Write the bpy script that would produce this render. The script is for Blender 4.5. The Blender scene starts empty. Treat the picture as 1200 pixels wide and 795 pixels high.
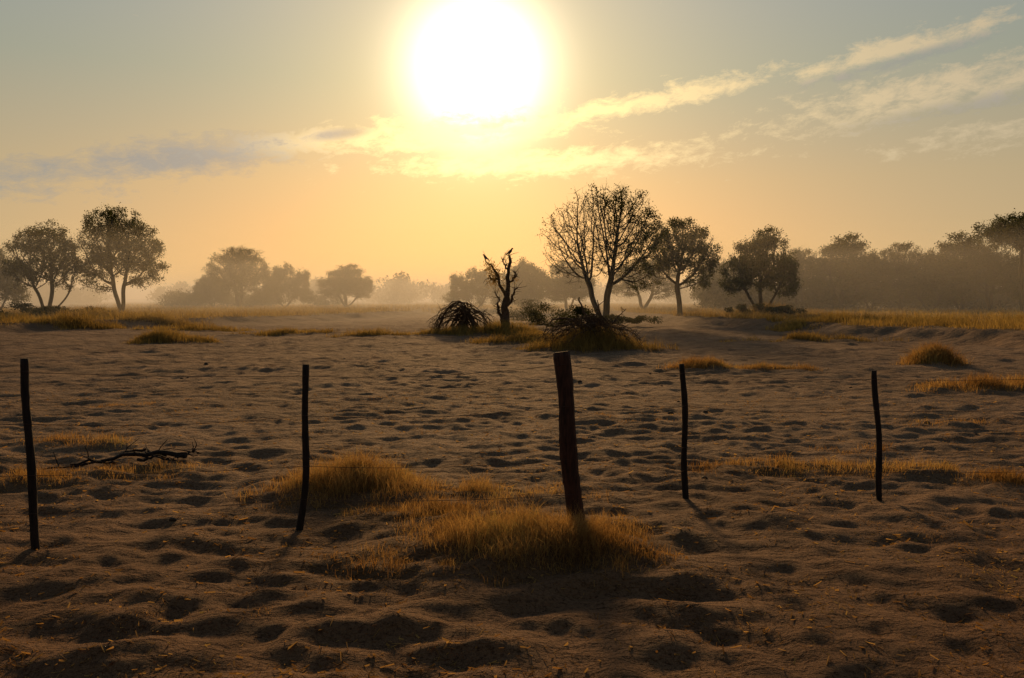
import bpy, math, numpy as np
from mathutils import Vector, Matrix
scene = bpy.context.scene
rs = np.random.RandomState(7)
CAMH = 1.8
# ---------------------------------------------------------------- helpers
def link(o):
    scene.collection.objects.link(o); return o
def mesh_obj(name, V, faces, mat=None, smooth=True, parent=None, mats=None, midx=None):
    me = bpy.data.meshes.new(name)
    V = np.asarray(V, dtype=np.float32)
    me.vertices.add(len(V)); me.vertices.foreach_set('co', V.ravel())
    faces = [np.asarray(f, dtype=np.int32) for f in faces if len(f)]
    loops = np.concatenate([f.ravel() for f in faces])
    tot = np.concatenate([np.full(len(f), f.shape[1], dtype=np.int32) for f in faces])
    start = np.concatenate([[0], np.cumsum(tot)[:-1]]).astype(np.int32)
    me.loops.add(len(loops)); me.loops.foreach_set('vertex_index', loops)
    me.polygons.add(len(tot)); me.polygons.foreach_set('loop_start', start)
    me.polygons.foreach_set('loop_total', tot)
    me.polygons.foreach_set('use_smooth', np.full(len(tot), smooth))
    if mats:
        for m in mats: me.materials.append(m)
        me.polygons.foreach_set('material_index', np.asarray(midx, dtype=np.int32))
    elif mat: me.materials.append(mat)
    me.update(calc_edges=True)
    o = link(bpy.data.objects.new(name, me))
    if parent: o.parent = parent
    return o
_perm = np.random.RandomState(3).permutation(512)
_perm = np.concatenate([_perm, _perm, _perm])
_ang = np.random.RandomState(4).rand(2048)*2*np.pi
def perlin(x, y):
    x = np.asarray(x, float); y = np.asarray(y, float)
    xi = np.floor(x).astype(int); yi = np.floor(y).astype(int)
    xf = x-xi; yf = y-yi
    u = xf*xf*xf*(xf*(xf*6-15)+10); v = yf*yf*yf*(yf*(yf*6-15)+10)
    def g(a, b, dx, dy):
        h = _ang[_perm[(_perm[a & 511] + b) & 511]]
        return np.cos(h)*dx+np.sin(h)*dy
    n00 = g(xi, yi, xf, yf); n10 = g(xi+1, yi, xf-1, yf)
    n01 = g(xi, yi+1, xf, yf-1); n11 = g(xi+1, yi+1, xf-1, yf-1)
    return (n00*(1-u)+n10*u)*(1-v)+(n01*(1-u)+n11*u)*v
def sstep(t):
    t = np.clip(t, 0, 1); return t*t*(3-2*t)
# tufts of grass: x, y, rx, ry, mound height, blade count, blade height
TUFTS = [
 (-1.45,7.25,.58,.42,.14,9500,.21),(-.62,6.35,.6,.35,.07,3200,.13),
 (-.05,5.55,.72,.40,.12,9500,.17),(.35,5.35,.5,.32,.08,5000,.15),
 (-.35,7.1,.7,.35,.06,2600,.13),(.75,5.8,.5,.3,.04,1300,.10),(-.9,5.2,.35,.25,.02,500,.12),
 (2.9,8.4,.85,.30,.04,2600,.12),(4.0,8.3,.7,.25,.04,2000,.12),(4.95,7.8,.5,.25,.04,1800,.12),
 (-4.7,7.7,.7,.4,.04,1900,.12),(-3.8,8.1,.6,.3,.03,1100,.10),(-5.3,9.8,.7,.3,.04,1200,.13),
 (11.7,22,.7,.5,.2,6000,.36),(9.3,15.6,1.5,.45,.05,3200,.2),(11.2,16.5,1.2,.5,.06,3200,.22),
 (4.8,20.6,.8,.4,.10,3500,.22),(6.6,20.2,1.2,.3,.04,2000,.16),
 (-14,32,1.0,.8,.2,5500,.40),(-12.6,32.5,.8,.5,.06,1500,.25),(-11.3,41,2.2,.8,.08,2500,.3),(-6.5,38,2.0,.6,.06,2200,.3),(-18,45,2.5,.8,.08,2600,.35),
 (2.8,27.5,1.5,.7,.22,12000,.55),(1.2,33,2.1,.8,.15,6000,.4),(-2.4,38.3,1.8,.7,.1,4000,.35),(-.3,38.5,1.5,.8,.15,5000,.55),
 (-25.5,46,3.0,1.1,.06,2600,.55),(-27.5,52,2.6,1.,.06,2400,.7),(-21.5,50,2.6,1.,.05,2200,.5),
 (16.5,43,2.6,1.,.06,2600,.5),(19.5,60,2.,1.,.1,3000,.8),(13,34,2.4,.8,.06,2600,.32),(4.5,9.6,.8,.25,.02,500,.08),
 (-6.5,13,.8,.3,.02,450,.07),(1.6,12,.9,.3,.02,350,.06),(-2.5,14,.9,.3,.02,350,.06),(6.5,11.5,.8,.3,.02,500,.08),(2.6,6.1,.7,.25,.01,450,.05),(-1.6,4.3,.5,.25,.01,350,.05),(3.1,4.9,.6,.3,.01,350,.05)]
def xr(y): return np.interp(y, [5,12,22,30,40,60,90,150], [30,24,20.5,18,14.2,10.3,9,14])
def xl(y): return np.interp(y, [5,20,40,50,75,120,200], [-50,-38,-27,-20,-12,-7,-6])
def height(x, y):
    x = np.asarray(x, float); y = np.asarray(y, float)
    near = sstep((y-2)/16)
    z = (.04+.10*near)*perlin(x/9+3, y/9) + (.025+.03*near)*perlin(x/2.7, y/2.7+8)
    w = 1.6*perlin(x/4+20, y/4)+.7*perlin(x/1.5, y/1.5+40)
    rb = sstep((x-xr(y)+w)/2.6); lb = sstep((xl(y)-x+w)/3.0)
    fb = sstep((y-95+6*perlin(x/14, y/14))/20)
    z = z + .5*rb*sstep((y-8)/10) + .45*lb*sstep((y-15)/10)
    z = np.where(y > 80, np.maximum(z, .45*fb), z)
    for (mx, my, rx, ry, mh, _, _) in TUFTS:
        r2 = ((x-mx)/(rx*1.05))**2+((y-my)/(ry*1.15))**2
        z = z + mh*np.exp(-r2*1.1)
    return z
def hz(x, y): return float(height(np.array([x]), np.array([y]))[0])
def grassy(x, y):
    w = 1.6*perlin(x/4+20, y/4)+.7*perlin(x/1.5, y/1.5+40)
    g = np.maximum(sstep((x-xr(y)+w-1)/3)*sstep((y-8)/10), sstep((xl(y)-x+w-1)/3)*sstep((y-15)/10))
    g = np.maximum(g, sstep((y-90+8*perlin(x/14, y/14))/20))
    g2 = np.zeros_like(g)
    for (mx, my, rx, ry, mh, _, bh) in TUFTS:
        if bh < .09: continue
        r2 = ((x-mx)/rx)**2+((y-my)/ry)**2
        g2 = np.maximum(g2, np.exp(-r2*.9))
    return np.clip(np.maximum(g*.8, g2), 0, 1)
# ---------------------------------------------------------------- materials
def newmat(name):
    m = bpy.data.materials.new(name); m.use_nodes = True
    nt = m.node_tree; nt.nodes.clear()
    out = nt.nodes.new('ShaderNodeOutputMaterial')
    return m, nt, out
def N(nt, t, **k):
    n = nt.nodes.new(t)
    for a, b in k.items(): setattr(n, a, b)
    return n
def ramp(nt, stops, fac):
    r = N(nt, 'ShaderNodeValToRGB'); e = r.color_ramp.elements
    while len(e) < len(stops): e.new(.5)
    for i, (p, c) in enumerate(stops):
        e[i].position = p; e[i].color = (*c, 1)
    nt.links.new(fac, r.inputs[0]); return r.outputs[0]
def leafy(name, stops, transl, tcol_gain=1.6, scale=.8):
    m, nt, out = newmat(name)
    geo = N(nt, 'ShaderNodeNewGeometry')
    tc = N(nt, 'ShaderNodeTexCoord'); nz = N(nt, 'ShaderNodeTexNoise'); nz.inputs['Scale'].default_value = scale
    nt.links.new(tc.outputs['Object'], nz.inputs['Vector'])
    add = N(nt, 'ShaderNodeMath', operation='MULTIPLY_ADD')
    nt.links.new(geo.outputs['Random Per Island'], add.inputs[0]); add.inputs[1].default_value = .55
    s = N(nt, 'ShaderNodeMath', operation='MULTIPLY_ADD'); nt.links.new(nz.outputs[0], s.inputs[0]); s.inputs[1].default_value = 1.4; s.inputs[2].default_value = -.45
    nt.links.new(s.outputs[0], add.inputs[2])
    col = ramp(nt, stops, add.outputs[0])
    d = N(nt, 'ShaderNodeBsdfDiffuse'); t = N(nt, 'ShaderNodeBsdfTranslucent'); mx = N(nt, 'ShaderNodeMixShader')
    g = N(nt, 'ShaderNodeMixRGB', blend_type='MULTIPLY'); g.inputs[0].default_value = 1
    g.inputs[2].default_value = (tcol_gain, tcol_gain, tcol_gain*.8, 1)
    nt.links.new(col, g.inputs[1]); nt.links.new(g.outputs[0], t.inputs[0]); nt.links.new(col, d.inputs[0])
    mx.inputs[0].default_value = transl
    nt.links.new(d.outputs[0], mx.inputs[1]); nt.links.new(t.outputs[0], mx.inputs[2]); nt.links.new(mx.outputs[0], out.inputs[0])
    return m
GRASS = leafy('dry_grass', [(0, (.12,.058,.020)), (.45, (.25,.135,.045)), (.8, (.40,.245,.09)), (1, (.24,.19,.065))], .48, 1.5, .9)
GRASSG = leafy('bank_grass', [(0, (.13,.083,.028)), (.4, (.25,.16,.05)), (.75, (.38,.25,.08)), (1, (.21,.175,.06))], .45, 1.4, .25)
LEAF = leafy('acacia_leaves', [(0, (.032,.036,.010)), (.5, (.055,.060,.015)), (1, (.10,.095,.024))], .32, 1.6, .5)
LEAFD = leafy('bush_leaves', [(0, (.026,.030,.010)), (.5, (.046,.048,.015)), (1, (.08,.072,.022))], .26, 1.4, .3)
def barkmat(name, c1, c2, scale, bump=.02, stretch=(1,1,.15)):
    m, nt, out = newmat(name)
    tc = N(nt, 'ShaderNodeTexCoord'); mp = N(nt, 'ShaderNodeMapping'); mp.inputs['Scale'].default_value = stretch
    nt.links.new(tc.outputs['Object'], mp.inputs[0])
    nz = N(nt, 'ShaderNodeTexNoise'); nz.inputs['Scale'].default_value = scale; nz.inputs['Detail'].default_value = 6
    nt.links.new(mp.outputs[0], nz.inputs['Vector'])
    c = ramp(nt, [(.3, c1), (.7, c2)], nz.outputs[0])
    b = N(nt, 'ShaderNodeBsdfPrincipled'); b.inputs['Roughness'].default_value = .85
    b.inputs['Specular IOR Level'].default_value = .2
    bp = N(nt, 'ShaderNodeBump'); bp.inputs['Strength'].default_value = .8; bp.inputs['Distance'].default_value = bump
    nt.links.new(nz.outputs[0], bp.inputs['Height']); nt.links.new(bp.outputs[0], b.inputs['Normal'])
    nt.links.new(c, b.inputs['Base Color']); nt.links.new(b.outputs[0], out.inputs[0])
    return m
BARK = barkmat('bark', (.025,.019,.013), (.07,.05,.034), 14)
DEADW = barkmat('dead_wood', (.045,.028,.018), (.13,.08,.045), 25)
POSTM = barkmat('post_wood', (.020,.009,.006), (.075,.030,.018), 60, .008)
POSTD = barkmat('stick_wood', (.010,.007,.006), (.032,.019,.014), 60, .008)
WIREM = barkmat('rusty_wire', (.04,.024,.018), (.09,.05,.035), 80, .001, (1,1,1))
BIRDM = barkmat('feathers', (.015,.012,.011), (.05,.04,.035), 30, .003, (1,1,1))
CLODM = barkmat('clod', (.03,.022,.016), (.07,.05,.035), 20, .01, (1,1,1))
# sand
m, nt, out = newmat('sand'); SAND = m
tc = N(nt, 'ShaderNodeTexCoord')
def noise(scale, det=6, rough=.6, st=None):
    n = N(nt, 'ShaderNodeTexNoise'); n.inputs['Scale'].default_value = scale
    n.inputs['Detail'].default_value = det; n.inputs['Roughness'].default_value = rough
    if st:
        mp = N(nt, 'ShaderNodeMapping'); mp.inputs['Scale'].default_value = st
        nt.links.new(tc.outputs['Object'], mp.inputs[0]); nt.links.new(mp.outputs[0], n.inputs['Vector'])
    else: nt.links.new(tc.outputs['Object'], n.inputs['Vector'])
    return n.outputs[0]
c1 = ramp(nt, [(.30, (.165,.100,.055)), (.50, (.225,.143,.080)), (.70, (.29,.19,.112))], noise(.35, 5))
c2 = ramp(nt, [(.38, (.30,.24,.20)), (.47, (.85,.80,.78)), (.60, (1,1,1)), (.68, (1.0,.90,.72))], noise(38, 4, .75))
mul = N(nt, 'ShaderNodeMixRGB', blend_type='MULTIPLY'); mul.inputs[0].default_value = .85
nt.links.new(c1, mul.inputs[1]); nt.links.new(c2, mul.inputs[2])
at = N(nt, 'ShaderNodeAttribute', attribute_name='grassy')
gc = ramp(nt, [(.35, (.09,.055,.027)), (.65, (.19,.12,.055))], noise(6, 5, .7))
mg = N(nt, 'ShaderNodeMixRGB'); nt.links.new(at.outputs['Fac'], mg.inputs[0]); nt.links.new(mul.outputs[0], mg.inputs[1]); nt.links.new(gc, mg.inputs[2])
at2 = N(nt, 'ShaderNodeAttribute', attribute_name='near_vignette')  # vignette painted into the sand colour: near ground darkened and warmed
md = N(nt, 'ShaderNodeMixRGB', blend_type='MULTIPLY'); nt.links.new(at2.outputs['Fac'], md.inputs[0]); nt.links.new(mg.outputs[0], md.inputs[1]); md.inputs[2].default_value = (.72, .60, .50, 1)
b = N(nt, 'ShaderNodeBsdfPrincipled'); b.inputs['Roughness'].default_value = .95; b.inputs['Specular IOR Level'].default_value = .15
nt.links.new(md.outputs[0], b.inputs['Base Color'])
def bump(h, dist, prev=None, s=1):
    bp = N(nt, 'ShaderNodeBump'); bp.inputs['Strength'].default_value = s; bp.inputs['Distance'].default_value = dist
    nt.links.new(h, bp.inputs['Height'])
    if prev: nt.links.new(prev, bp.inputs['Normal'])
    return bp.outputs[0]
n1 = bump(noise(2.6, 5, .62, (.7, 1.3, 1)), .22)
n2 = bump(noise(16, 4, .65), .04, n1)
n3 = bump(noise(90, 3, .7), .012, n2)
nt.links.new(n3, b.inputs['Normal']); nt.links.new(b.outputs[0], out.inputs[0])
# ---------------------------------------------------------------- ground
def axis(dense0, dense1, s0, ref, ex, lim):
    a = list(np.arange(dense0, dense1, s0)); v = a[-1]
    while v < lim:
        v += s0*max(1, (v/ref))**ex; a.append(v)
    return a
xp = axis(0, 4.5, .038, 4.5, 1.3, 3500)
xs = np.array([-v for v in xp[:0:-1]] + xp)
yp = axis(2.2, 9, .038, 9, 1.3, 3500)
yn = [2.2-.1]
while yn[-1] > -60: yn.append(yn[-1]-.1*max(1, abs(yn[-1]-2.2)/1)**1.1)
ys = np.array(yn[::-1]+yp)
X, Y = np.meshgrid(xs, ys)
Z = height(X, Y)
fade = 1-sstep((Y-50)/50)
wx = X+.22*perlin(X/.9+11, Y/.9); wy = Y+.22*perlin(X/.9, Y/.9+31)
rp2 = np.abs(perlin(wx/.34+9, wy/.2+4))
amp = .85+.6*perlin(X/3.1+50, Y/3.1)
nA = perlin(wx/.50+3, wy/.27+7); nB = perlin(wx/.85+31, wy/.50+17)
Z += fade*amp*(.065*nA+.050*nB+.035*rp2+.024*perlin(X/.3+5, Y/.2)+.009*perlin(X/.1, Y/.1))
far = sstep((Y-10)/14)*(1-sstep((Y-75)/30))
Z += far*.09*perlin(wx/1.15, wy/.85)
for k in range(16000):
    d = 2.5+ (rs.rand()**.8)*42; half = d*.72+2
    px = rs.uniform(-half, half); py = d
    if px > xr(np.array(py))+1: continue
    r = rs.uniform(.05, .19); ry = r*rs.uniform(.45, .8); dep = r*rs.uniform(.03, .12)
    R = r*2.2
    i0, i1 = np.searchsorted(xs, [px-R, px+R]); j0, j1 = np.searchsorted(ys, [py-R, py+R])
    if i1-i0 < 2 or j1-j0 < 2: continue
    a = rs.uniform(-.6, .6); ca, sa = math.cos(a), math.sin(a)
    dx = X[j0:j1, i0:i1]-px; dy = Y[j0:j1, i0:i1]-py
    q = ((dx*ca+dy*sa)/r)**2+((-dx*sa+dy*ca)/ry)**2
    Z[j0:j1, i0:i1] += -dep*np.exp(-q*1.5)+.35*dep*np.exp(-(np.sqrt(q)-1.35)**2*5)
V = np.stack([X, Y, Z], -1).reshape(-1, 3)
ny, nx = X.shape
ii = (np.arange(ny-1)[:, None]*nx+np.arange(nx-1)[None]).ravel()
F = np.stack([ii, ii+1, ii+nx+1, ii+nx], -1)
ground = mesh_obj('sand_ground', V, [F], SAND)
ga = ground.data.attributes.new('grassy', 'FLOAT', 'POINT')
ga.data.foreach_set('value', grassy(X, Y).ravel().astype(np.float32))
gv = ground.data.attributes.new('near_vignette', 'FLOAT', 'POINT')
vig = np.clip(1-sstep((Y-4.5+2.2*perlin(X/2.2, Y/2.2+70)+.8*perlin(X/.6, Y/.6))/7), 0, 1)  # painted vignette mask, full close to the camera, noisy edge
gv.data.foreach_set('value', vig.ravel().astype(np.float32))
def gz(x, y):
    x = np.asarray(x, float); y = np.asarray(y, float)
    i = np.clip(np.searchsorted(xs, x)-1, 0, nx-2); j = np.clip(np.searchsorted(ys, y)-1, 0, ny-2)
    fx = (x-xs[i])/(xs[i+1]-xs[i]); fy = (y-ys[j])/(ys[j+1]-ys[j])
    return (Z[j, i]*(1-fx)+Z[j, i+1]*fx)*(1-fy)+(Z[j+1, i]*(1-fx)+Z[j+1, i+1]*fx)*fy
# ---------------------------------------------------------------- grass
def blades(x, y, h, w, lean=.35, sink=.02):
    n = len(x); z = gz(x, y)-sink
    a = rs.rand(n)*2*np.pi; b = rs.rand(n)*2*np.pi
    L = np.abs(rs.normal(0, lean, n))*h*1.6
    base = np.stack([x, y, z], -1)
    s = np.stack([np.cos(a), np.sin(a), np.zeros(n)], -1)*w[:, None]*.5
    ld = np.stack([np.cos(b), np.sin(b), np.zeros(n)], -1)
    hh = h[:, None]*np.array([0, 0, 1.])
    mid = base+hh*.55+ld*(L*.3)[:, None]; tip = base+hh*rs.uniform(.75, 1, n)[:, None]+ld*L[:, None]
    V = np.stack([base-s, base+s, mid-s*.8, mid+s*.8, tip], 1).reshape(-1, 3)
    o = np.arange(n)[:, None]*5
    F = np.concatenate([o+[0, 1, 3], o+[0, 3, 2], o+[2, 3, 4]])
    return V, F
def merge(parts):
    Vs, Fs, off = [], [], 0
    for V, F in parts:
        Vs.append(V); Fs.append(F+off); off += len(V)
    return np.concatenate(Vs), np.concatenate(Fs)
for (mx, my, rx, ry, mh, n, bh) in TUFTS:
    nc = max(8, n//70)
    cx = rs.normal(0, rx*.55, nc); cy = rs.normal(0, ry*.55, nc)
    k = rs.randint(0, nc, n); sp = .035+.05*min(1, my/20)
    spx = sp*(1+my/25)
    x = mx+cx[k]+rs.normal(0, spx, n); y = my+cy[k]+rs.normal(0, spx, n)
    r2 = ((x-mx)/rx)**2+((y-my)/ry)**2
    h = bh*rs.uniform(.3, 1.2, n)*(.45+.6*np.exp(-r2*.7))*rs.uniform(.35, 1.5, nc)[k]
    w = np.full(n, max(.0030, .00052*my))*rs.uniform(.7, 1.3, n)
    V, F = blades(x, y, h, w, .45)
    mesh_obj('grass_tussock', V, [F], GRASS if my < 25 else GRASSG, smooth=False)
parts = []
def field(n, ylo, yhi, xf, pw=1.3, bh=.35):
    y = ylo+(yhi-ylo)*rs.rand(n)**pw; x = xf(y, n)
    g = grassy(x, y); p = perlin(x/1.3, y/1.3+50)+.5*perlin(x/5, y/5)
    keep = (g > .35) & (p > -.22+rs.normal(0, .12, n)); x, y, p = x[keep], y[keep], p[keep]
    h = bh*rs.uniform(.4, 1.2, len(x))*(1+1.6*np.clip(p, -.3, .6)); w = .0006*y*rs.uniform(.7, 1.3, len(x))
    return blades(x, y, h, w, .35)
parts.append(field(85000, 22, 85, lambda y, n: xr(y)-1+rs.rand(n)**1.1*(y*.75-xr(y)+8), 1.1, .36))
parts.append(field(75000, 32, 95, lambda y, n: xl(y)+1-rs.rand(n)*(y*.75+xl(y)+6), 1.1, .38))
parts.append(field(30000, 88, 170, lambda y, n: rs.uniform(-.5, .5, n)*y, 1.2, .4))
V, F = merge(parts); mesh_obj('bank_grass', V, [F], GRASSG, smooth=False)
n = 46000
y = 2.6+rs.rand(n)**1.25*13; x = rs.uniform(-.75, .75, n)*(y+1)
p = perlin(x/1.1, y/.8+90)+.5*perlin(x/.35, y/.35)
keep = p > rs.normal(.0, .2, n); x, y = x[keep], y[keep]; n = len(x)
a = rs.rand(n)*2*np.pi; L = rs.uniform(.004, .022, n)*rs.choice([1, 1, 1.8], n); wd = rs.uniform(.0012, .0035, n)
z = gz(x, y)+.005
d = np.stack([np.cos(a), np.sin(a), rs.normal(0, .35, n)], -1)*L[:, None]; s = np.stack([-np.sin(a), np.cos(a), rs.normal(0,.8,n)], -1)*wd[:, None]
c = np.stack([x, y, z], -1)
V = np.stack([c-d-s, c+d-s, c+d+s, c-d+s], 1).reshape(-1, 3); o = np.arange(n)[:, None]*4
mesh_obj('straw_litter', V, [o+[0, 1, 2, 3]], GRASS, smooth=False)
# ---------------------------------------------------------------- tubes
class Mesh:
    def __init__(s): s.V = []; s.F = []; s.n = 0
    def tube(s, P, R, k=6, cap=True, jit=0):
        P = np.asarray(P, float); R = np.asarray(R, float); n = len(P)
        T = np.gradient(P, axis=0); T /= np.linalg.norm(T, axis=1)[:, None]+1e-9
        up = np.array([1., 0, 0]) if abs(T[0, 0]) < .8 else np.array([0, 1., 0])
        A = np.cross(T, up); A /= np.linalg.norm(A, axis=1)[:, None]+1e-9; B = np.cross(T, A)
        t = np.arange(k)*2*np.pi/k
        RR = R[:, None]*np.ones(k)
        if jit: RR = RR*(1+jit*rs.normal(0, 1, (n, k)))
        ring = P[:, None]+RR[..., None]*(np.cos(t)[None, :, None]*A[:, None]+np.sin(t)[None, :, None]*B[:, None])
        i = np.arange(n-1)[:, None]*k; j = np.arange(k)[None]; jn = (j+1) % k
        F = np.stack([i+j, i+jn, i+k+jn, i+k+j], -1).reshape(-1, 4)+s.n
        s.V.append(ring.reshape(-1, 3)); s.F.append(F); s.n += n*k
        if cap:
            s.V.append(P[[0, -1]]); c0 = s.n; c1 = s.n+1
            b0 = s.n-n*k; b1 = s.n-k; j = np.arange(k); jn = (j+1) % k
            s.F.append(np.stack([b0+jn, b0+j, np.full(k, c0)], -1)); s.F.append(np.stack([b1+j, b1+jn, np.full(k, c1)], -1)); s.n += 2
    def quads(s, V):
        o = s.n+np.arange(len(V)//4)[:, None]*4; s.V.append(V); s.F.append(o+[0, 1, 2, 3]); s.n += len(V)
    def faces(s):
        q = [f for f in s.F if f.shape[1] == 4]; t = [f for f in s.F if f.shape[1] == 3]
        return ([np.concatenate(q)] if q else [])+([np.concatenate(t)] if t else [])
    def verts(s): return np.concatenate(s.V)
def leafquads(C, size, r):
    n = len(C); a = r.normal(0, 1, (n, 3)); a /= np.linalg.norm(a, axis=1)[:, None]
    b = np.cross(a, r.normal(0, 1, (n, 3))); b /= np.linalg.norm(b, axis=1)[:, None]
    s = size*r.uniform(.6, 1.4, n)[:, None]
    a = a*s; b = b*s*.55
    return np.stack([C-a-b*.3, C+b, C+a+b*.3, C-b], 1).reshape(-1, 3)
def nrm(v): return v/(np.linalg.norm(v)+1e-9)
def unit(a): return a/(np.linalg.norm(a, axis=-1, keepdims=True)+1e-9)
def sc_tree(seed, W, H, blobs, natt=1800, stems=((0, 0, .15),), step=.018, tip=.009, pw=2.25, leaves=9000, lsz=.05, lsp=.16, clump=1.0, thr=-.1, leaf_w=None, prev=.45, trop=.05):
    """space-colonisation tree; blobs (cx,cy,cz,rx,ry,rz) in units of W/2, W/2, H"""
    r = np.random.RandomState(seed)
    bl = np.array(blobs, float); S = np.array([W/2, W/2, H])
    vol = bl[:, 3]*bl[:, 4]*bl[:, 5]; k = r.choice(len(bl), natt, p=vol/vol.sum())
    q = unit(r.normal(0, 1, (natt, 3)))*(r.rand(natt)**.42)[:, None]
    A = (bl[k, :3]+q*bl[k, 3:])*S; A = A[A[:, 2] > .13*H]
    st = step*H
    P = [np.array([0, 0, -.1])]; par = [-1]; D = [np.array([0, 0, 1.])]
    for (ex, ey, ez) in stems:
        e = np.array([ex, ey, ez])*S; n = max(3, int(np.linalg.norm(e)/st)); last = 0
        o = np.array([ex, ey, 0])*S*.12
        for i in range(1, n+1):
            t = i/n; p = o*min(1, t*3)+(e-o)*t+np.array([math.sin(t*5+seed), math.cos(t*4+seed), 0])*.012*H*t
            P.append(p); par.append(last); D.append(nrm(p-P[last])); last = len(P)-1
    P = list(P); nk = [0]*len(P)
    def dist(A, Q):
        d = np.linalg.norm(A[:, None]-Q[None], axis=2); return d.min(1), d.argmin(1)
    Q = np.array(P); dmin, idx = dist(A, Q)
    for it in range(140):
        if not len(A): break
        PA = np.array(P); acc = np.zeros((len(P), 3)); np.add.at(acc, idx, unit(A-PA[idx])); cnt = np.bincount(idx, minlength=len(P))
        g = np.nonzero(cnt)[0]; g = [i for i in g if nk[i] < 3 and i > 3]
        if not g: break
        new = []
        for i in g:
            v = nrm(nrm(acc[i])+prev*D[i]+np.array([0, 0, trop])+r.normal(0, .12, 3))
            new.append(P[i]+v*st); par.append(i); D.append(v); nk[i] += 1
        b0 = len(P); P.extend(new); nk.extend([0]*len(new))
        dn, di = dist(A, np.array(new)); m = dn < dmin; dmin = np.where(m, dn, dmin); idx = np.where(m, di+b0, idx)
        keep = dmin > st*1.25; A, dmin, idx = A[keep], dmin[keep], idx[keep]
    P = np.array(P); n = len(P); par = np.array(par)
    R = np.zeros(n); ch = [[] for _ in range(n)]
    for i in range(n-1, -1, -1):
        if R[i] == 0: R[i] = tip**pw
        if par[i] >= 0: R[par[i]] += R[i]; ch[par[i]].append(i)
    R = R**(1/pw)
    M = Mesh(); stack = [(0, None)]
    while stack:
        i, p0 = stack.pop(); c = [p0] if p0 is not None else []; c.append(i); j = i
        while ch[j]:
            o = sorted(ch[j], key=lambda a: -R[a])
            for b in o[1:]: stack.append((b, j))
            j = o[0]; c.append(j)
        if len(c) < 2: continue
        q = P[c].copy(); rr = R[c].copy()
        if p0 is not None: rr[0] = rr[1]
        if len(c) > 3: q[1:-1] = (q[:-2]+2*q[1:-1]+q[2:])/4
        if p0 is None: rr[0] *= 1.7; rr[1] *= 1.3
        M.tube(q, rr, 8 if rr[0] > .08 else (5 if rr[0] > .03 else 3), cap=False)
    thin = np.nonzero(R < tip*2.6)[0]
    for i in thin[r.rand(len(thin)) < .8]:
        d = nrm(P[i]-P[par[i]]+r.normal(0, .7, 3)*st+[0, 0, .2*st]); L = H*r.uniform(.015, .05)
        M.tube([P[i], P[i]+d*L*.5+r.normal(0, .1, 3)*L, P[i]+d*L+r.normal(0, .2, 3)*L], [tip*.7, tip*.5, tip*.25], 3, cap=False)
    nb = sum(len(f) for f in M.F)
    if leaves:
        T = P[thin]; f = perlin(T[:, 0]/clump+seed, T[:, 2]/clump)+.6*perlin(T[:, 1]/clump+7, T[:, 0]/clump*1.3)
        w = np.clip(f-thr, 0, .5)
        if leaf_w: w = w*leaf_w(T[:, 0]/(W/2), T[:, 2]/H)
        w += 1e-6; kk = r.choice(len(T), leaves, p=w/w.sum())
        C = T[kk]+r.normal(0, lsp, (leaves, 3)); M.quads(leafquads(C, lsz, r))
    F = M.faces(); V = M.verts(); midx = np.zeros(sum(len(f) for f in F), int); midx[nb:] = 1
    o = mesh_obj('proto', V, F, smooth=False, mats=[BARK, LEAF], midx=midx); me = o.data; bpy.data.objects.remove(o)
    return me, W, H
def put_tree(proto, name, b, d, H=None, W=None, rot=0, dz=0):
    me, w0, h0 = proto; o = link(bpy.data.objects.new(name, me)); x = b*d
    sx = 1 if W is None else W/w0; sz = 1 if H is None else H/h0
    o.location = (x, d, hz(x, d)-.03+dz); o.scale = (sx, sx, sz); o.rotation_euler = (0, 0, rot); return o
pA = sc_tree(11, 7.0, 8.2, [(-.1, 0, .60, .85, .8, .30), (.45, 0, .50, .45, .6, .25), (-.6, 0, .45, .35, .5, .2), (0, 0, .8, .6, .6, .18)], 1500, ((-.35, .1, .3), (.2, -.1, .35), (.45, .2, .25)), tip=.012, leaves=19000, lsz=.07, lsp=.15, clump=.9, thr=-.17)
pB = sc_tree(26, 8.0, 9.6, [(0, 0, .62, .9, .85, .27), (-.15, 0, .82, .6, .6, .17), (.5, 0, .42, .45, .6, .2), (-.55, 0, .42, .45, .5, .24)], 1700, ((-.2, .1, .3), (.15, -.1, .3)), tip=.013, leaves=31000, lsz=.07, lsp=.18, clump=1.0, thr=-.25)
pMain = sc_tree(45, 9.0, 9.9, [(0, 0, .62, 1., .8, .30), (.05, 0, .80, .72, .7, .19), (-.5, 0, .5, .45, .5, .22), (.5, 0, .45, .42, .5, .22)], 3000, ((-.18, .05, .24), (.08, -.05, .26)), step=.014, tip=.0115, leaves=11000, lsz=.06, lsp=.14, clump=1.0, thr=-.2,
             leaf_w=lambda u, z: np.clip(.12+1.1*np.clip(u+.1, 0, 1)+1.5*np.clip(z-.75, 0, 1), 0, 1), prev=.6, trop=.08)
pE = sc_tree(57, 6.6, 7.8, [(-.05, 0, .74, .75, .7, .24), (.4, 0, .62, .6, .6, .22), (-.5, 0, .5, .45, .5, .2), (.4, 0, .38, .4, .4, .14)], 1400, ((-.06, 0, .32),), tip=.012, leaves=18000, lsz=.07, lsp=.15, clump=.9, thr=-.18)
pF = sc_tree(63, 6.2, 6.9, [(0, 0, .56, .85, .85, .30), (.15, 0, .82, .5, .5, .17), (-.65, 0, .42, .4, .5, .2), (.65, 0, .40, .4, .5, .2), (-.3, 0, .75, .35, .4, .14)], 1500, ((-.3, 0, .25), (.05, .1, .3), (.35, -.1, .22)), tip=.011, leaves=28000, lsz=.07, lsp=.16, clump=.9, thr=-.25)
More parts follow.
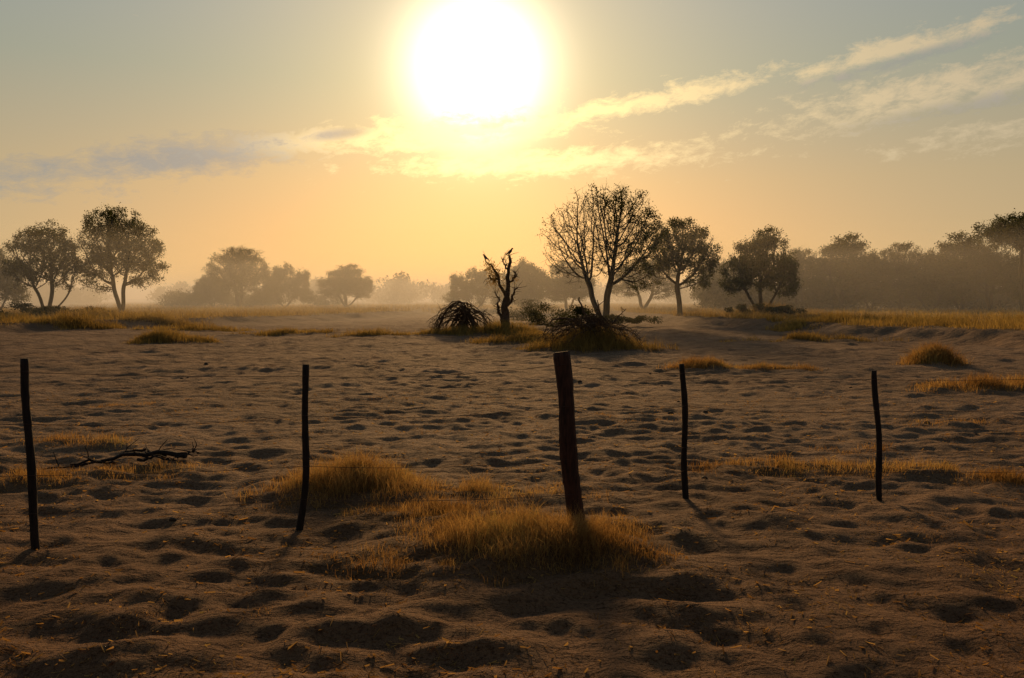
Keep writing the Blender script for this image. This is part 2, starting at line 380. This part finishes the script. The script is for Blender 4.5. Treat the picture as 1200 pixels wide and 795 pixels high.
pD = sc_tree(71, 9.0, 6.6, [(0, 0, .5, .8, .85, .34), (-.4, 0, .74, .4, .5, .22), (.5, 0, .68, .35, .5, .2), (.75, 0, .3, .35, .5, .18), (-.75, 0, .3, .35, .5, .18), (.1, 0, .85, .25, .3, .14)], 1300, ((-.3, 0, .25), (.3, .1, .25)), leaves=26000, lsz=.10, lsp=.22, clump=1.3, thr=-.25)
pU = sc_tree(88, 8.0, 8.8, [(-.1, 0, .86, .9, .8, .12), (.35, 0, .72, .6, .6, .12), (-.6, 0, .74, .4, .5, .08)], 1200, ((-.05, 0, .45),), leaves=22000, lsz=.08, lsp=.2, clump=1.2, thr=-.25)
put_tree(pA, 'acacia_tree', -.583, 67)
put_tree(pB, 'acacia_tree', -.490, 70)
put_tree(pD, 'acacia_tree', -.645, 80, 6.6, 5.5)
put_tree(pB, 'acacia_tree', -.343, 118, 9.2, 11.5, rot=2.0)
put_tree(pD, 'acacia_tree', -.285, 125, 6.9, 9.)
put_tree(pD, 'acacia_tree', -.375, 125, 5.4, 7, rot=1.2)
put_tree(pF, 'acacia_tree', -.208, 128, 7.0, 10.4, rot=1.0)
put_tree(pMain, 'bare_acacia_tree', .115, 55)
put_tree(pE, 'acacia_tree', .211, 62)
put_tree(pF, 'acacia_tree', .311, 62)
for (b, d, H, W, p, ro) in [(.36, 88, 7.0, 7, pB, 1), (.415, 84, 8.2, 8.4, pF, .5), (.45, 86, 6.4, 8, pD, 1.5), (.487, 84, 7.4, 6.5, pE, 3), (.525, 82, 6.3, 8, pD, 2),
                        (.563, 80, 8.0, 8.4, pF, 4), (.60, 78, 6.8, 7., pB, 5), (.66, 76, 6.8, 9, pD, 4), (.27, 95, 6.2, 8, pD, 0)]:
    put_tree(p, 'acacia_tree', b, d, H, W, rot=ro)
put_tree(pU, 'acacia_tree', .64, 68, 8.6, 8)
for (b, d, H, W, p, ro) in [(-.045, 112, 5.8, 8.5, pD, 3), (.015, 105, 6.8, 9, pD, 5), (.07, 100, 6.6, 8, pF, 2), (.165, 95, 6.4, 9, pB, 3)]:
    put_tree(p, 'acacia_tree', b, d, H, W, rot=ro)
def cloud_bush(name, items, leafsize, mat, per=1500):
    Vs = []
    for (x, y, w, h) in items:
        g = hz(x, y); nl = rs.randint(9, 15)
        for k in range(nl):
            cx = x+rs.normal(0, w*.24); cy = y+rs.normal(0, w*.2); cz = g+h*rs.uniform(.12, .72)*(1-.5*abs(cx-x)/w)
            rr = np.array([w*.2, w*.2, h*.22])*rs.uniform(.6, 1.25)
            n = per//nl; q = rs.normal(0, 1, (n, 3)); q /= np.linalg.norm(q, axis=1)[:, None]; q *= (rs.rand(n)**.45)[:, None]*rs.uniform(.8, 1.15, (n, 1))
            Vs.append(np.array([cx, cy, cz])+q*rr)
    C = np.concatenate(Vs); C[:, 2] = np.maximum(C[:, 2], .2)
    V = leafquads(C, leafsize, rs); o = np.arange(len(C))[:, None]*4
    return mesh_obj(name, V, [o+[0, 1, 2, 3]], mat, smooth=False)
items = []
for k in range(95):
    b = rs.uniform(-.8, .8); d = rs.uniform(215, 300); items.append((b*d, d, rs.uniform(11, 20), rs.uniform(6.5, 11.)*(1 if b > -.25 else .75)))
cloud_bush('distant_treeline', items, .40, LEAFD, 1300)
items = []
for k in range(54):
    b = rs.uniform(.24, .75); d = rs.uniform(84, 104); items.append((b*d, d, rs.uniform(3.5, 7), rs.uniform(1.8, 6.2)))
for k in range(10):
    b = rs.uniform(-.42, -.2); d = rs.uniform(125, 140); items.append((b*d, d, rs.uniform(5, 8), rs.uniform(2.5, 4)))
cloud_bush('scrub_thicket', items, .15, LEAFD, 1900)
for (b, d, w, h) in [(.045, 50, 3.6, 2.2), (.085, 47, 3., 1.8), (.30, 60, 2.2, 1.3), (.335, 59, 2.2, 1.1), (-.53, 56, 2.6, 1.0), (-.58, 55, 3, 1.1), (-.61, 58, 3.2, 1.3), (.02, 60, 4, 2.2), (.14, 52, 3, 1.2)]:
    cloud_bush('scrub_bush', [(b*d, d, w, h)], .055, LEAFD, 3300)
# ---------------------------------------------------------------- dead snag with birds
def wander(pts, n=10, jit=.02):
    pts = np.array(pts, float); t = np.linspace(0, len(pts)-1, n)
    out = np.stack([np.interp(t, np.arange(len(pts)), pts[:, i]) for i in range(3)], -1)
    for _ in range(2): out[1:-1] = (out[:-2]+2*out[1:-1]+out[2:])/4
    out[1:-1] += rs.normal(0, jit, (n-2, 3)); return out
sx, sy_ = -.35, 39.0; sg = hz(sx, sy_)
snag = link(bpy.data.objects.new('dead_tree', None)); snag.location = (sx, sy_, sg)
M = Mesh()
trunk = wander([(0, 0, -.1), (.05, 0, .8), (.02, .02, 1.5), (.14, 0, 2.1)], 12, .03)
M.tube(trunk, np.linspace(.23, .13, 12), 10, jit=.13)
limbs = [([(.14, 0, 2.0), (.22, .05, 2.6), (.10, .05, 3.1), (.32, .0, 3.6), (.22, 0, 3.75)], .12, .045),
         ([(.08, 0, 1.7), (-.18, -.05, 2.2), (-.38, 0, 2.9), (-.62, 0, 3.25), (-.95, 0, 3.5)], .09, .025),
         ([(.02, 0, 1.2), (.35, .1, 1.5), (.42, .1, 2.0), (.6, .1, 2.2)], .08, .03),
         ([(.2, 0, 2.5), (.5, -.1, 2.7), (.55, 0, 2.95)], .06, .02),
         ([(-.3, 0, 2.6), (-.6, .1, 2.55), (-.75, .1, 2.8)], .05, .02),
         ([(.22, 0, 3.0), (-.02, .0, 3.25), (-.1, 0, 3.5)], .05, .02),
         ([(-.1, 0, .6), (-.35, 0, 1.1), (-.3, 0, 1.7), (-.5, 0, 2.0)], .07, .02),
         ([(0, 0, .5), (-.3, 0, .9), (-.35, 0, 1.3)], .07, .03)]
for P, a, b_ in limbs:
    q = wander(P, 11, .03); M.tube(q, np.linspace(a, b_, 11), 7, jit=.12)
    for k in range(16):
        i = rs.randint(3, 11); d = nrm(rs.normal(0, 1, 3)+[0, 0, .3]); L = rs.uniform(.15, .65)
        M.tube([q[i], q[i]+d*L*.5+rs.normal(0, .03, 3), q[i]+d*L+rs.normal(0, .06, 3)], [.017, .012, .006], 4)
mesh_obj('trunk_and_limbs', M.verts(), M.faces(), DEADW, smooth=False, parent=snag)
C = np.concatenate([np.array(p)+rs.normal(0, s, (n_, 3)) for p, s, n_ in [((-.45, 0, 2.9), .18, 420), ((-.75, 0, 3.2), .16, 360), ((-.55, 0, 2.5), .16, 300), ((.45, 0, 2.6), .12, 80), ((.0, 0, 2.2), .2, 120)]])
V = leafquads(C, .035, rs); o = np.arange(len(C))[:, None]*4
mesh_obj('leaf_sprigs', V, [o+[0, 1, 2, 3]], GRASSG, smooth=False, parent=snag)
def bird(loc, yaw, s=1.):
    root = link(bpy.data.objects.new('perched_bird', None)); root.location = loc; root.rotation_euler = (0, 0, yaw); root.scale = (s, s, s)
    M = Mesh()
    sp = np.array([(-.20, 0, -.02), (-.14, 0, .02), (-.09, 0, .06), (-.05, 0, .09), (0, 0, .125), (.045, 0, .165), (.07, 0, .205), (.085, 0, .235), (.10, 0, .26), (.12, 0, .268), (.14, 0, .262), (.155, 0, .257), (.185, 0, .247)])
    M.tube(sp, [.010, .018, .028, .048, .062, .058, .043, .032, .034, .034, .024, .010, .002], 12)
    for sd in (-1, 1):
        w = np.array([(.05, sd*.05, .17), (.0, sd*.062, .135), (-.06, sd*.05, .09), (-.12, sd*.025, .045), (-.17, sd*.01, .01)])
        M.tube(w, [.012, .03, .028, .016, .004], 8)
        M.tube([(.0, sd*.022, .08), (.012, sd*.022, .035), (.0, sd*.022, 0)], [.014, .006, .005], 6)
        for t in (-.5, 0, .5, 3.1):
            M.tube([(0, sd*.022, .003), (.03*math.cos(t), sd*.022+.03*math.sin(t), .002)], [.004, .002], 5)
    mesh_obj('bird_body', M.verts(), M.faces(), BIRDM, parent=root)
bird((sx+.24, sy_, sg+3.79), 0.3, 1.15)
bird((sx-.93, sy_, sg+3.53), 2.8, 1.0)
# ---------------------------------------------------------------- fallen brush
def brush(name, x, y, W, H, n, lean, thick, stubs):
    g = hz(x, y); M = Mesh()
    for k in range(n):
        side = -1 if rs.rand() < lean else 1
        s0 = np.array([x-side*W*rs.uniform(-.05, .3), y+rs.normal(0, .3), g+rs.uniform(0, .25)])
        top = np.array([x+side*W*rs.uniform(-.12, .18), y+rs.normal(0, .4), g+H*rs.uniform(.45, 1.05)])
        out_ = np.array([x+side*W*rs.uniform(.22, .5), y+rs.normal(0, .6), g+H*rs.uniform(.2, .65)])
        end = out_+[side*W*rs.uniform(0, .1), rs.normal(0, .1), -H*rs.uniform(.1, .5)]; end[2] = max(end[2], g)
        q = wander([s0, top*.5+s0*.5+[0, 0, .1], top, out_, end], 12, .035)
        r0 = thick*rs.uniform(.2, 1)**1.5
        M.tube(q, np.linspace(r0+.008, .006, 12), 5)
        for j in range(8):
            i = rs.randint(3, 12); L = rs.uniform(.15, .6); d = nrm(np.array([side*.5+rs.normal(0, .3), rs.normal(0, .5), -.5+rs.normal(0, .6)]))
            M.tube([q[i], q[i]+d*L*.5+[0, 0, .04], q[i]+d*L], [.010, .007, .004], 3, cap=False)
    for P, a in stubs:
        q = wander([(x+p[0], y+p[1], g+p[2]) for p in P], 9, .02); M.tube(q, np.linspace(a, a*.35, 9), 7, jit=.1)
        for j in range(5):
            i = rs.randint(3, 9); d = nrm(rs.normal(0, 1, 3)+[0, 0, .4]); L = rs.uniform(.1, .35)
            M.tube([q[i], q[i]+d*L], [.016, .006], 4)
    return mesh_obj(name, M.verts(), M.faces(), DEADW, smooth=False)
brush('fallen_branches', -2.4, 39, 3.0, 1.75, 50, .66, .045, [([(-.3, 0, .3), (.3, 0, 1.2), (.9, 0, 1.0), (1.3, 0, .4)], .07), ([(-1.3, 0, .1), (-.8, 0, 1.3), (0, 0, 1.65), (.5, 0, 1.3)], .06)])
brush('fallen_branches', 2.75, 27.6, 3.1, 1.1, 55, .6, .03, [([(.2, 0, .3), (-.1, 0, .9), (-.38, 0, 1.3), (-.42, 0, 1.6)], .06), ([(.6, 0, .2), (.35, 0, .9), (.2, 0, 1.5)], .05),
      ([(-.2, 0, .5), (-.9, 0, .95), (-1.4, 0, .75), (-1.6, 0, .4)], .04), ([(.5, 0, .5), (1.0, 0, .95), (1.2, 0, 1.2)], .03)])
def lying(name, x, y, segs, r):
    M = Mesh()
    for P, a in segs:
        P = np.array([(x+p[0], y+p[1], 0) for p in P]); q = wander(P, 12, .012); q[:, 2] = gz(q[:, 0], q[:, 1])+a*.9+np.abs(rs.normal(0, .012, 12))+np.interp(np.arange(12), [0, 5, 11], [.01, .06, .01])
        M.tube(q, np.linspace(a, a*.3, 12), 7, jit=.12)
        for j in range(5):
            i = rs.randint(2, 11); d = nrm(rs.normal(0, 1, 3)*[1, .7, .3]+[0, 0, .35]); L = rs.uniform(.08, .25)
            M.tube([q[i], q[i]+d*L*.5+rs.normal(0, .01, 3), q[i]+d*L], [.007, .006, .003], 4)
    mesh_obj(name, M.verts(), M.faces(), POSTD, smooth=False)
lying('fallen_dry_branch', -4.05, 8.4, [([(.5, .2), (.1, .25), (-.3, .05), (-.65, .0)], .034), ([(.25, .25), (-.05, .4), (-.35, .45)], .022), ([(.0, .15), (.3, -.1), (.65, -.15)], .018), ([(-.2, .05), (-.35, -.25), (-.75, -.35)], .017), ([(.4, .2), (.55, .5)], .015)], .03)
M = Mesh()
for k in range(22):
    d = 5+rs.rand()**.8*20; x = rs.uniform(-.6, .6)*d; s = rs.uniform(.015, .035)*(1+.03*d); g = float(gz(x, d))
    q = np.array([(x-s, d, g), (x-s*.5, d, g+s*.3), (x, d+rs.normal(0, s*.2), g+s*.3), (x+s*.6, d, g+s*.25), (x+s, d, g)])
    M.tube(q, [s*.2, s*.5, s*.6, s*.45, s*.15], 7, jit=.15)
mesh_obj('dung_clods', M.verts(), M.faces(), CLODM)
# ---------------------------------------------------------------- fence
def post(x, y, H, lx, rad, bend, mat, k=14):
    g = hz(x, y); n = 34; t = np.linspace(0, 1, n)
    P = np.stack([x+lx*t+bend*np.sin(t*math.pi*1.0)+ .008*np.sin(t*9+x), y+.03*t+.01*np.sin(t*7), g-.15+(H+.15)*t], -1)
    R = rad*(1.06-.14*t)*(1+.05*np.sin(t*13+x*3)+rs.normal(0, .018, n)); M = Mesh()
    M.tube(P, R, k, jit=.025)
    mesh_obj('fence_post', M.verts(), M.faces(), mat, smooth=True)
    return P, g
posts = [(-6.9, 5.9, 1.3, .02, .028, 0, POSTD), (-3.38, 5.58, 1.36, -.06, .028, -.004, POSTD), (-1.66, 6.08, 1.28, .065, .026, .036, POSTD),
         (.50, 6.02, 1.33, -.125, .067, 0, POSTM), (1.545, 7.0, 1.20, -.035, .027, .004, POSTD), (3.33, 7.1, 1.16, -.075, .026, .004, POSTD), (5.9, 7.3, 1.2, .03, .027, .01, POSTD), (8.6, 7.5, 1.2, .0, .027, .01, POSTD)]
PP = [post(*p) for p in posts]
M = Mesh()
for f in (.93, .68, .40, .2):
    pts = []
    for (P, g), p in zip(PP, posts):
        zz = g+p[2]*f; i = np.argmin(abs(P[:, 2]-zz)); pts.append(P[i]+[0, -p[4]-.002, 0])
    for a, b_ in zip(pts[:-1], pts[1:]):
        t = np.linspace(0, 1, 14)[:, None]; q = a+(b_-a)*t; q[:, 2] -= (rs.uniform(.015, .05)*4*t*(1-t))[:, 0]
        M.tube(q, np.full(14, .002), 5, cap=False)
mesh_obj('fence_wire', M.verts(), M.faces(), WIREM)
# ---------------------------------------------------------------- mist (real scattering volume)
def mistbox(name, x0, x1, y0, y1, z1, dens, col, g=.35):
    m, nt, out = newmat(name); v = N(nt, 'ShaderNodeVolumeScatter'); v.inputs['Density'].default_value = dens
    v.inputs['Color'].default_value = (*col, 1); v.inputs['Anisotropy'].default_value = g
    nt.links.new(v.outputs[0], out.inputs['Volume'])
    V = [(x, y, z) for z in (-1.5, z1) for y in (y0, y1) for x in (x0, x1)]
    F = np.array([(0, 2, 3, 1), (4, 5, 7, 6), (0, 1, 5, 4), (2, 6, 7, 3), (0, 4, 6, 2), (1, 3, 7, 5)])
    mesh_obj(name, V, [F], m, smooth=False)
mistbox('morning_mist', -300, 301, 46, 450, 6.5, .0072, (.95, .90, .76), .3)
# ---------------------------------------------------------------- sun + sky
az, el = math.radians(-2.46), math.radians(15.9)
S = Vector((math.sin(az)*math.cos(el), math.cos(az)*math.cos(el), math.sin(el)))
ld = bpy.data.lights.new('sun', 'SUN'); ld.energy = 3.7; ld.angle = math.radians(6.0); ld.color = (1, .58, .23)
lo = link(bpy.data.objects.new('sun', ld)); lo.rotation_euler = S.to_track_quat('Z', 'Y').to_euler(); lo.location = S*50
w = bpy.data.worlds.new('World'); scene.world = w; w.use_nodes = True; nt = w.node_tree; nt.nodes.clear()
out = N(nt, 'ShaderNodeOutputWorld')
sky = N(nt, 'ShaderNodeTexSky', sky_type='NISHITA'); sky.sun_disc = False; sky.sun_elevation = el; sky.sun_rotation = az
sky.dust_density = .3; sky.air_density = 1
bg1 = N(nt, 'ShaderNodeBackground'); bg1.inputs[1].default_value = .013; nt.links.new(sky.outputs[0], bg1.inputs[0])
tc = N(nt, 'ShaderNodeTexCoord'); nv = N(nt, 'ShaderNodeVectorMath', operation='NORMALIZE'); nt.links.new(tc.outputs['Generated'], nv.inputs[0])
sep = N(nt, 'ShaderNodeSeparateXYZ'); nt.links.new(nv.outputs[0], sep.inputs[0])
def m_(op, *a, clamp=False):
    n = N(nt, 'ShaderNodeMath', operation=op, use_clamp=clamp)
    for i, v in enumerate(a):
        if isinstance(v, (int, float)): n.inputs[i].default_value = v
        else: nt.links.new(v, n.inputs[i])
    return n.outputs[0]
AZ = m_('ARCTAN2', sep.outputs[0], sep.outputs[1]); EL = m_('ARCSINE', sep.outputs[2])
dt = N(nt, 'ShaderNodeVectorMath', operation='DOT_PRODUCT'); nt.links.new(nv.outputs[0], dt.inputs[0]); dt.inputs[1].default_value = S
TH = m_('ARCCOSINE', m_('MINIMUM', dt.outputs['Value'], .999999))
def gauss(x, s): return m_('EXPONENT', m_('MULTIPLY', m_('POWER', m_('ABSOLUTE', m_('DIVIDE', x, s)), 2.), -1.))
def expf(x, s): return m_('EXPONENT', m_('DIVIDE', x, -s))
def scaled(col, f):
    n = N(nt, 'ShaderNodeVectorMath', operation='SCALE'); n.inputs[0].default_value = col
    nt.links.new(f, n.inputs['Scale']); return n.outputs[0]
def addv(a, b):
    n = N(nt, 'ShaderNodeVectorMath', operation='ADD'); nt.links.new(a, n.inputs[0]); nt.links.new(b, n.inputs[1]); return n.outputs[0]
D = math.radians
base = ramp(nt, [(0, (.46,.28,.12)), (8/60, (.39,.29,.14)), (15/60, (.25,.27,.20)), (24/60, (.19,.25,.29)), (1, (.06,.10,.17))], m_('DIVIDE', EL, D(60), clamp=True))
front = m_('MULTIPLY_ADD', dt.outputs['Value'], .35, .65)
bs = N(nt, 'ShaderNodeVectorMath', operation='SCALE'); nt.links.new(base, bs.inputs[0]); nt.links.new(front, bs.inputs['Scale'])
col = addv(bs.outputs[0], scaled((3.4, 2.9, 2.1), gauss(TH, D(3.7))))
col = addv(col, scaled((.75, .52, .16), expf(TH, D(7.5))))
col = addv(col, scaled((.28, .14, -.005), expf(TH, D(19))))
col = addv(col, scaled((.36, .03, -.07), m_('MULTIPLY', gauss(m_('SUBTRACT', AZ, az), D(22)), gauss(m_('SUBTRACT', EL, D(3)), D(7)))))
cv = N(nt, 'ShaderNodeCombineXYZ'); ph = math.radians(6)
nt.links.new(m_('ADD', m_('MULTIPLY', AZ, math.cos(ph)*26), m_('MULTIPLY', EL, math.sin(ph)*26)), cv.inputs[0])
nt.links.new(m_('MULTIPLY', m_('SUBTRACT', m_('MULTIPLY', EL, math.cos(ph)), m_('MULTIPLY', AZ, math.sin(ph))), 58), cv.inputs[1])
nz = N(nt, 'ShaderNodeTexNoise'); nz.inputs['Scale'].default_value = 1; nz.inputs['Detail'].default_value = 7; nz.inputs['Roughness'].default_value = .74; nz.inputs['Distortion'].default_value = .25
nt.links.new(cv.outputs[0], nz.inputs['Vector']); NZ = nz.outputs[0]
def band(u, v, L, T, deg, wgt):
    a0 = (u-600)/933; e0 = (351-v)/933; p = math.radians(deg)
    a = m_('SUBTRACT', AZ, a0); e = m_('SUBTRACT', EL, e0)
    s = m_('ADD', m_('MULTIPLY', a, math.cos(p)), m_('MULTIPLY', e, math.sin(p)))
    t = m_('SUBTRACT', m_('MULTIPLY', e, math.cos(p)), m_('MULTIPLY', a, math.sin(p)))
    return m_('MULTIPLY', m_('MULTIPLY', gauss(s, L/933), gauss(t, T/933)), wgt)
lightb = [(540, 160, 190, 24, 6, 1.35), (640, 194, 240, 20, 2, 1.25), (760, 130, 170, 16, 9, 1.2), (1010, 98, 125, 15, 9, 1.3), (1060, 142, 230, 32, 7, 1.05), (1120, 190, 160, 18, 2, .9), (1190, 55, 40, 8, 5, .95), (350, 180, 140, 17, 7, 1.15)]
mask = None
for bnd in lightb:
    g_ = band(*bnd); mask = g_ if mask is None else m_('MAXIMUM', mask, g_)
cl = m_('MULTIPLY', m_('SUBTRACT', m_('ADD', NZ, m_('MULTIPLY', mask, .32)), .67), 4.5, clamp=True)
mask2 = None
for bnd in [(250, 198, 150, 24, 9, 1.5), (120, 222, 140, 17, 4, 1.25), (400, 168, 45, 8, 10, 1.4), (1010, 110, 110, 9, 9, 1.1), (60, 245, 170, 14, 2, 1.), (600, 150, 60, 5, 8, .9), (1080, 160, 150, 12, 6, .9)]:
    g_ = band(*bnd); mask2 = g_ if mask2 is None else m_('MAXIMUM', mask2, g_)
cd = m_('MULTIPLY', m_('SUBTRACT', m_('ADD', NZ, m_('MULTIPLY', mask2, .34)), .68), 3.0, clamp=True)
near = expf(TH, D(10))
lc = addv(scaled((.50, .38, .22), m_('ADD', m_('MULTIPLY', near, 0.), 1.)), scaled((2.5, 1.6, .36), near))
def mixc(f, a, b):
    n = N(nt, 'ShaderNodeMixRGB'); nt.links.new(f, n.inputs[0]); nt.links.new(a, n.inputs[1]); nt.links.new(b, n.inputs[2]); return n.outputs[0]
col = mixc(m_('MULTIPLY', cl, .8), col, lc)
dc = addv(scaled((.20, .20, .20), m_('ADD', m_('MULTIPLY', near, 0.), 1.)), scaled((.50, .22, .02), near))
col = mixc(m_('MULTIPLY', cd, .75), col, dc)
bg2 = N(nt, 'ShaderNodeBackground'); bg2.inputs[1].default_value = 1; nt.links.new(col, bg2.inputs[0])
ad = N(nt, 'ShaderNodeAddShader'); nt.links.new(bg1.outputs[0], ad.inputs[0]); nt.links.new(bg2.outputs[0], ad.inputs[1]); nt.links.new(ad.outputs[0], out.inputs[0])
# ---------------------------------------------------------------- camera
cam = bpy.data.cameras.new('camera'); cam.sensor_width = 36; cam.lens = 28; cam.clip_end = 20000; cam.clip_start = .05
co = link(bpy.data.objects.new('camera', cam)); co.location = (0, 0, CAMH); co.rotation_euler = (math.radians(90-2.88), 0, 0)
scene.camera = co
scene.view_settings.view_transform = 'Standard'; scene.view_settings.look = 'None'; scene.view_settings.exposure = 0
print('verts', sum(len(o.data.vertices) for o in bpy.data.objects if o.type == 'MESH'))
